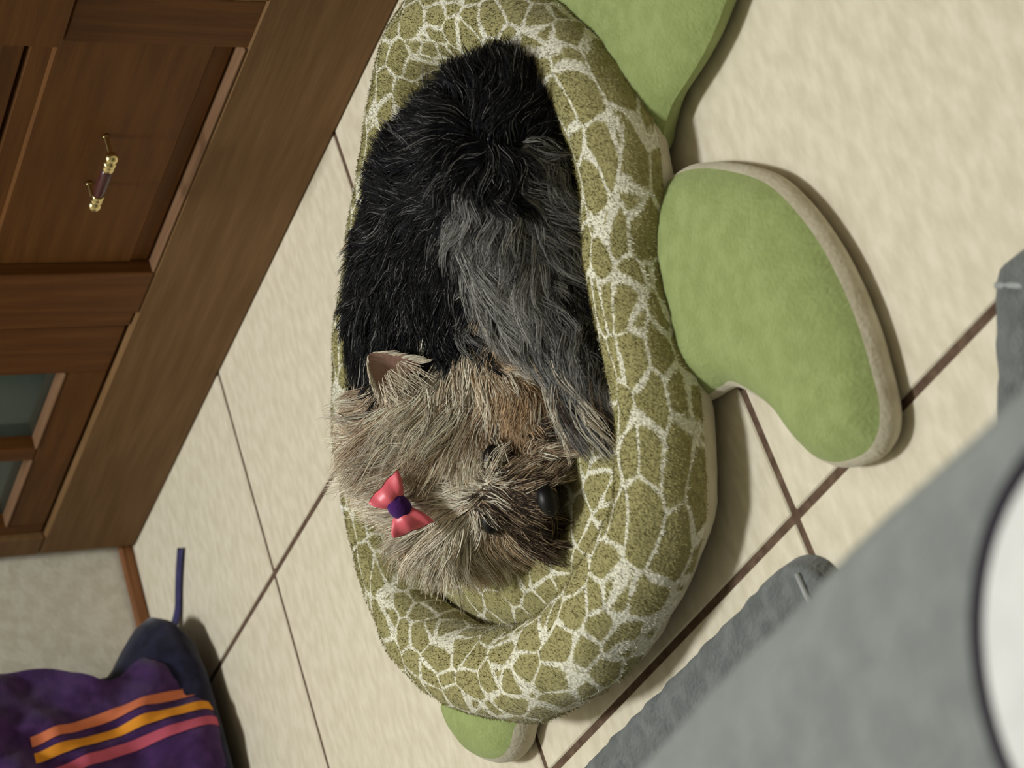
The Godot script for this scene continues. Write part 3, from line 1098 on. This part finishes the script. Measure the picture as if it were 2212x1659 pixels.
func fill_field() -> void:
	var total := dims.x * dims.y * dims.z
	var sum := PackedFloat32Array()
	sum.resize(total)
	field.resize(total)
	for bn in BONES:
		var a := Vector3(JOINTS[int(bn[0])][0], JOINTS[int(bn[0])][1], JOINTS[int(bn[0])][2])
		var b := Vector3(JOINTS[int(bn[1])][0], JOINTS[int(bn[1])][1], JOINTS[int(bn[1])][2])
		var ra: float = JOINTS[int(bn[0])][3]
		var rb: float = JOINTS[int(bn[1])][3]
		var reach := maxf(ra, rb) + 0.045
		var mn := (a.min(b) - Vector3.ONE * reach - lo) / CELL
		var mx := (a.max(b) + Vector3.ONE * reach - lo) / CELL
		var ab := b - a
		var inv := 1.0 / maxf(ab.length_squared(), 1e-9)
		for i in range(maxi(int(mn.x), 0), mini(int(mx.x) + 1, dims.x)):
			for j in range(maxi(int(mn.y), 0), mini(int(mx.y) + 1, dims.y)):
				for k in range(maxi(int(mn.z), 0), mini(int(mx.z) + 1, dims.z)):
					var p := lo + Vector3(i, j, k) * CELL
					var s := clampf((p - a).dot(ab) * inv, 0.0, 1.0)
					var d := p.distance_to(a + ab * s) - lerpf(ra, rb, s)
					if d < 0.045:
						var o := (i * dims.y + j) * dims.z + k
						sum[o] += exp(-d / BLEND)
	for o in total:
		field[o] = -BLEND * log(sum[o]) if sum[o] > 1e-9 else 0.05

# colours of the coat (what each hair is dyed like)
var hair_colors: Array[Color] = []

func coat_at(p: Vector3) -> Array:
	# weights of the grooming points around p: [flow, length, lift, curl, colour id]
	var flow := Vector3.ZERO
	var length := 0.0
	var lift := 0.0
	var curl := 0.0
	var wsum := 0.0
	var ids := [0.0, 0.0, 0.0, 0.0, 0.0, 0.0, 0.0]
	for c in COAT:
		var d2 := p.distance_squared_to(Vector3(c[0], c[1], c[2]))
		var w := 1.0 / (d2 * d2 * d2 + 1e-12)
		flow += Vector3(c[3], c[4], c[5]) * w
		length += c[6] * w
		lift += c[7] * w
		curl += c[9] * w
		ids[int(c[8])] += w
		wsum += w
	var pick := rng.randf() * wsum
	var id := 0
	for k in 7:
		pick -= ids[k]
		if pick <= 0.0:
			id = k
			break
	return [flow / wsum, length / wsum, lift / wsum, curl / wsum, id]

func build_dog() -> void:
	hair_colors = [lin(17, 17, 19), lin(112, 110, 107), lin(185, 160, 131), lin(233, 223, 201), lin(64, 52, 44), lin(154, 150, 144), lin(186, 155, 120)]
	for i in hair_colors.size():
		hair_colors[i] = hair_colors[i].srgb_to_linear()
	fill_field()
	var t := thing("dog", "small black, grey and tan long-haired terrier asleep in the turtle bed", "dog")
	# surface nets over the field
	var V := PackedVector3Array()
	var N := PackedVector3Array()
	var Cc := PackedColorArray()
	var I := PackedInt32Array()
	var index := PackedInt32Array()
	index.resize(field.size())
	index.fill(-1)
	var sx := dims.y * dims.z
	var sy := dims.z
	var corner := [0, 1, sy, sy + 1, sx, sx + 1, sx + sy, sx + sy + 1]
	var offs := [Vector3(0, 0, 0), Vector3(0, 0, 1), Vector3(0, 1, 0), Vector3(0, 1, 1), Vector3(1, 0, 0), Vector3(1, 0, 1), Vector3(1, 1, 0), Vector3(1, 1, 1)]
	var edges := [[0, 1], [2, 3], [4, 5], [6, 7], [0, 2], [1, 3], [4, 6], [5, 7], [0, 4], [1, 5], [2, 6], [3, 7]]
	for i in dims.x - 1:
		for j in dims.y - 1:
			for k in dims.z - 1:
				var o := (i * dims.y + j) * dims.z + k
				if absf(field[o]) > CELL * 2.0:
					continue
				var inside := 0
				for c in corner:
					if field[o + c] < 0.0:
						inside += 1
				if inside == 0 or inside == 8:
					continue
				var acc := Vector3.ZERO
				var cnt := 0
				for e in edges:
					var fa := field[o + corner[e[0]]]
					var fb := field[o + corner[e[1]]]
					if (fa < 0.0) != (fb < 0.0):
						acc += offs[e[0]].lerp(offs[e[1]], fa / (fa - fb))
						cnt += 1
				var p := lo + (Vector3(i, j, k) + acc / cnt) * CELL
				index[o] = V.size()
				V.append(p)
				N.append(slope_at(p))
				Cc.append(hair_colors[coat_at(p)[4]])
	for i in range(1, dims.x - 1):
		for j in range(1, dims.y - 1):
			for k in range(1, dims.z - 1):
				var o := (i * dims.y + j) * dims.z + k
				if absf(field[o]) > CELL * 2.0:
					continue
				for ax in 3:
					var st: int = [sx, sy, 1][ax]
					if (field[o] < 0.0) == (field[o + st] < 0.0):
						continue
					var u: int = [sy, 1, sx][ax]
					var w: int = [1, sx, sy][ax]
					var a := index[o]
					var b := index[o - u]
					var c := index[o - u - w]
					var d := index[o - w]
					if a < 0 or b < 0 or c < 0 or d < 0:
						continue
					if field[o] < 0.0:
						I.append_array(PackedInt32Array([a, c, b, a, d, c]))
					else:
						I.append_array(PackedInt32Array([a, b, c, a, c, d]))
	var arr := []
	arr.resize(Mesh.ARRAY_MAX)
	arr[Mesh.ARRAY_VERTEX] = V
	arr[Mesh.ARRAY_NORMAL] = N
	arr[Mesh.ARRAY_COLOR] = Cc
	arr[Mesh.ARRAY_INDEX] = I
	var mesh := ArrayMesh.new()
	mesh.add_surface_from_arrays(Mesh.PRIMITIVE_TRIANGLES, arr)
	put("body", mesh, M.skin, t)
	# nose and eyes
	var nose := SphereMesh.new()
	nose.radius = 0.0115
	nose.height = 0.021
	nose.radial_segments = 24
	nose.rings = 14
	var o1 := put("nose", nose, M.nose, t, NOSE)
	o1.rotation = Vector3(0.3, -0.5, 0.5)
	o1.scale = Vector3(1.0, 0.85, 1.15)
	for e in EYES:
		var eye := SphereMesh.new()
		eye.radius = 0.0075
		eye.height = 0.015
		eye.radial_segments = 18
		eye.rings = 10
		var oe := put("eye", eye, M.eye, t, e)
		oe.basis = Basis(Vector3(0.377, -0.876, 0.299), Vector3(-0.553, 0.046, 0.832), Vector3(0.743, 0.479, 0.467)).orthonormalized() * Basis.from_scale(Vector3(1.1, 1.9, 0.9))
	groom(t, V, N)
	build_ear(t)

func build_ear(t: Node3D) -> void:
	var tip := Vector3(0.675, 0.164, 0.148)
	var b1 := Vector3(0.688, 0.124, 0.166)
	var b2 := Vector3(0.655, 0.157, 0.180)
	var nrm := (b1 - tip).cross(b2 - tip).normalized()
	if nrm.x < 0.0:
		nrm = -nrm
	var P := PackedVector3Array()
	var Q := PackedVector3Array()
	for i in 14:
		var s := i / 13.0
		var c := tip.lerp((b1 + b2) * 0.5, s)
		var half := (b2 - b1) * 0.5 * pow(s, 0.62)
		for j in 11:
			var b := j / 5.0 - 1.0
			var cup := -0.006 * (1.0 - b * b) * sin(s * PI * 0.6)
			P.append(c + half * b + nrm * cup)
			Q.append(c + half * b * 1.03 + nrm * (cup - 0.0022))
	put("ear", sheet(P, 14, 11, false, false, nrm.dot((b1 - tip).cross(b2 - b1)) < 0.0), M.ear, t)
	put("ear_back", sheet(Q, 14, 11, false, false, nrm.dot((b1 - tip).cross(b2 - b1)) > 0.0), M.ear, t)
	# pale fringe along both edges, longer hair at the root
	for i in 420:
		var s := pow(rng.randf(), 0.7)
		var b := (1.0 if rng.randf() < 0.7 else -1.0) * rng.randf_range(0.82, 1.0)
		if rng.randf() < 0.35:
			s = rng.randf_range(0.6, 1.0)
			b = rng.randf_range(-1.0, 1.0)
		var p := tip.lerp((b1 + b2) * 0.5, s) + (b2 - b1) * 0.5 * pow(s, 0.62) * b
		var out := ((tip - (b1 + b2) * 0.5).normalized() * -0.4 + (b2 - b1).normalized() * signf(b) * 0.7 + nrm * 0.5).normalized()
		if absf(b) < 0.8:
			out = (((b1 + b2) * 0.5 - tip).normalized() + nrm * 0.5 + (b2 - b1).normalized() * rng.randf_range(-0.4, 0.9)).normalized()
		var L := rng.randf_range(0.004, 0.009) if absf(b) > 0.8 else rng.randf_range(0.012, 0.024)
		var pts := []
		for k in 6:
			pts.append(p + out * L * k / 5.0 + Vector3(0, -0.003, 0) * pow(k / 5.0, 2.0))
		var col: Color = hair_colors[3].lerp(hair_colors[2], rng.randf() * 0.6) * rng.randf_range(0.85, 1.15)
		strand(pts, nrm, 0.0004, 0.00012, col, col, rng.randfn() * 0.5)
	commit_hair("ear_hair", t, "pale fringe of the ear")

var wave := FastNoiseLite.new()
var HV := PackedVector3Array()
var HN := PackedVector3Array()
var HC := PackedColorArray()
var HI := PackedInt32Array()

func strand(pts: Array, nrm: Vector3, w0: float, w1: float, c0: Color, c1: Color, roll: float) -> void:
	var n := pts.size()
	var base := HV.size()
	for i in n:
		var d: Vector3 = pts[mini(i + 1, n - 1)] - pts[maxi(i - 1, 0)]
		var side := d.cross(nrm).normalized()
		var up := side.cross(d).normalized()
		var sd := side * cos(roll) + up * sin(roll)
		var nn := up * cos(roll) - side * sin(roll)
		var u := float(i) / (n - 1)
		var w := lerpf(w0, w1, u * u)
		HV.append(pts[i] - sd * w)
		HV.append(pts[i] + sd * w)
		HN.append((nn - sd * 0.7).normalized())
		HN.append((nn + sd * 0.7).normalized())
		var c := c0.lerp(c1, u)
		HC.append(c)
		HC.append(c)
		if i < n - 1:
			var k := base + i * 2
			HI.append_array(PackedInt32Array([k, k + 2, k + 1, k + 1, k + 2, k + 3]))

func commit_hair(called: String, t: Node3D, label: String, m: Material = null) -> void:
	var arr := []
	arr.resize(Mesh.ARRAY_MAX)
	arr[Mesh.ARRAY_VERTEX] = HV
	arr[Mesh.ARRAY_NORMAL] = HN
	arr[Mesh.ARRAY_COLOR] = HC
	arr[Mesh.ARRAY_INDEX] = HI
	var mesh := ArrayMesh.new()
	mesh.add_surface_from_arrays(Mesh.PRIMITIVE_TRIANGLES, arr)
	var o := put(called, mesh, m if m else M.hair, t)
	o.set_meta("kind", "stuff")
	o.set_meta("label", label)
	HV = PackedVector3Array()
	HN = PackedVector3Array()
	HC = PackedColorArray()
	HI = PackedInt32Array()

func groom(t: Node3D, V: PackedVector3Array, N: PackedVector3Array) -> void:
	wave.seed = 77
	wave.frequency = 16.0
	wave.fractal_octaves = 2
	for part in 2:
		var guides: int = [5600, 3400][part]
		var made := 0
		var tries := 0
		while made < guides and tries < 400000:
			tries += 1
			var vi := rng.randi_range(0, V.size() - 1)
			var p := V[vi]
			var n := N[vi]
			if p.y < 0.025 or n.y < -0.35:
				continue
			var is_head := p.z > 0.165 + (p.x - 0.66) * 0.45
			if is_head != (part == 1):
				continue
			if p.distance_to(NOSE) < 0.014 or p.distance_to(EYES[0]) < 0.0135 or p.distance_to(EYES[1]) < 0.006:
				continue
			made += 1
			var g := coat_at(p)
			if part == 0:
				grow(p, n, g[0], g[1] * 1.3, g[2], g[3] * 1.2, g[4], 12, 0.09)
			else:
				grow(p, n, g[0], g[1] * 1.5, g[2] * 0.6, g[3] * 1.1, g[4], 17, 0.04)
		# a few long loose locks on top
		var extra := 0
		while extra < [60, 170][part]:
			var vi := rng.randi_range(0, V.size() - 1)
			var p := V[vi]
			var is_head := p.z > 0.165 + (p.x - 0.66) * 0.45
			if is_head != (part == 1) or N[vi].y < 0.1 or p.distance_to(NOSE) < 0.05 or (part == 1 and (p.x < 0.62 or p.distance_to(EYES[0]) < 0.028 or p.distance_to(EYES[1]) < 0.028)):
				continue
			var g := coat_at(p)
			extra += 1
			if part == 0:
				grow(p, N[vi], g[0], g[1] * 1.7, g[2] * 1.2, g[3] * 1.3, 5 if g[4] != 0 else 1, 4, 0.15)
			else:
				grow(p, N[vi], g[0], g[1] * 1.75, g[2] * 1.1, g[3] * 1.2, 3, 9, 0.12)
		if part == 0:
			commit_hair("body_coat", t, "long wavy black and steel-grey hair")
		else:
			commit_hair("head_hair", t, "long tan and cream hair of the head")

func grow(root: Vector3, n: Vector3, flow: Vector3, length: float, lift: float, curl: float, id: int, many: int, loose: float) -> void:
	var tang := flow - n * flow.dot(n) * 0.6
	var d := (tang.normalized() + n * lift + Vector3(rng.randfn(), rng.randfn(), rng.randfn()) * loose).normalized()
	var segs := 7
	var L := length * rng.randf_range(0.75, 1.3)
	var step := L / segs
	var p := root - n * 0.002
	var pts := [p]
	# neighbours wave together, so that locks form
	var ph := wave.get_noise_3dv(root) * 7.0 + rng.randfn() * 0.25
	var fr := 0.85 + 0.25 * wave.get_noise_3dv(root * 1.7 + Vector3.ONE)
	for i in segs:
		var w := n.cross(d).normalized()
		d = (d + w * sin(ph + i * fr) * curl * 0.50 + Vector3(0, -0.05, 0) + n * cos(ph * 1.7 + i * fr) * curl * 0.12).normalized()
		p = p + d * step
		var f := field_at(p)
		if f < 0.003:
			var s := slope_at(p)
			p += s * (0.003 - f)
			d = (d - s * minf(d.dot(s), 0.0)).normalized()
		if p.y < 0.03:
			p.y = 0.03
		pts.append(p)
	var a := n.cross(Vector3(0.3, 0.8, 0.5)).normalized()
	var b := n.cross(a)
	var silky := loose < 0.08
	var tone := rng.randf_range(0.8, 1.2) * (1.0 + 0.35 * wave.get_noise_3dv(root * 2.6)) if silky else rng.randf_range(0.62, 1.32)
	for m in many:
		var ang := rng.randf() * TAU
		var rr := 0.0075 * sqrt(rng.randf())
		var off := (a * cos(ang) + b * sin(ang)) * rr
		var tight := rng.randf_range(0.1, 0.55) if silky else rng.randf_range(0.35, 0.85)
		var cut := rng.randf_range(0.75, 1.0)
		var wob := Vector3(rng.randfn(), rng.randfn(), rng.randfn()) * 0.0012
		var q := []
		for i in pts.size():
			var u := float(i) / (pts.size() - 1) * cut * (pts.size() - 1)
			var k := mini(int(u), pts.size() - 2)
			var c: Vector3 = pts[k].lerp(pts[k + 1], u - k)
			var tt := float(i) / (pts.size() - 1)
			q.append(c + off * (1.0 - tight * tt) + wob * tt * sin(ph + tt * 6.0 + m))
		var col: Color = hair_colors[id]
		var r := rng.randf()
		var other := id
		match id:
			0: other = 1 if r < 0.10 else 0
			1: other = 0 if r < 0.25 else (5 if r < 0.55 else 1)
			2: other = 4 if r < 0.16 else (3 if r < 0.42 else 2)
			3: other = 2 if r < 0.30 else (4 if r < 0.38 else 3)
			4: other = 2 if r < 0.25 else (0 if r < 0.4 else 4)
			6: other = 2 if r < 0.3 else (4 if r < 0.4 else 6)
			5: other = 1 if r < 0.40 else (0 if r < 0.52 else 5)
		col = col.lerp(hair_colors[other], rng.randf_range(0.4, 1.0)) * tone * rng.randf_range(0.85, 1.15)
		strand(q, n, 0.00038, 0.00011, col, col, rng.randfn() * 0.5)

func build_bow() -> void:
	var X := Vector3(0.377, -0.876, 0.299)
	var Y := Vector3(-0.553, 0.046, 0.832)
	var Z := X.cross(Y).normalized() * -1.0
	var at := Vector3(0.6325, 0.157, 0.270)
	var t := thing("hair_bow", "small pink satin bow with purple knot in the dog's topknot", "hair bow", at)
	for s in [-1.0, 1.0]:
		var ax: Vector3 = ((X * 0.50 + Y * 0.80) * s).normalized() if s > 0 else (X * -0.62 + Y * -0.78).normalized()
		ax = (ax + Z * 0.25).normalized()
		var ac := Z.cross(ax).normalized()
		var up := ax.cross(ac)
		var P := PackedVector3Array()
		for i in 18:
			var u := i / 17.0
			var w := (0.004 + 0.0155 * pow(u, 0.7)) * (1.0 - 0.12 * pow(u, 8.0))
			var th := 0.0075 * sqrt(clampf(1.0 - pow((u - 0.45) / 0.56, 2.0), 0.02, 1.0))
			for j in 24:
				var a := TAU * j / 24
				var ripple := 0.0024 * cos(cos(a) * 7.0 + 0.6 * s) * u
				P.append(ax * (0.002 + u * 0.021 + 0.003 * cos(a) * u * s) + ac * w * cos(a) + up * (th * sin(a) + ripple + 0.003 * sin(u * PI)))
		for j in 24:
			P.append(ax * 0.0228)
		put("loop", sheet(P, 18, 24, false, true, false), M.satin, t)
	var k := SphereMesh.new()
	k.radius = 0.0105
	k.height = 0.0210
	k.radial_segments = 20
	k.rings = 12
	var o := put("knot", k, M.knot, t, Z * 0.0065)
	o.basis = Basis(X, Y, -Z) * Basis.from_euler(Vector3(0, 0, 0.9))
	o.scale = Vector3(1.15, 0.9, 0.8)
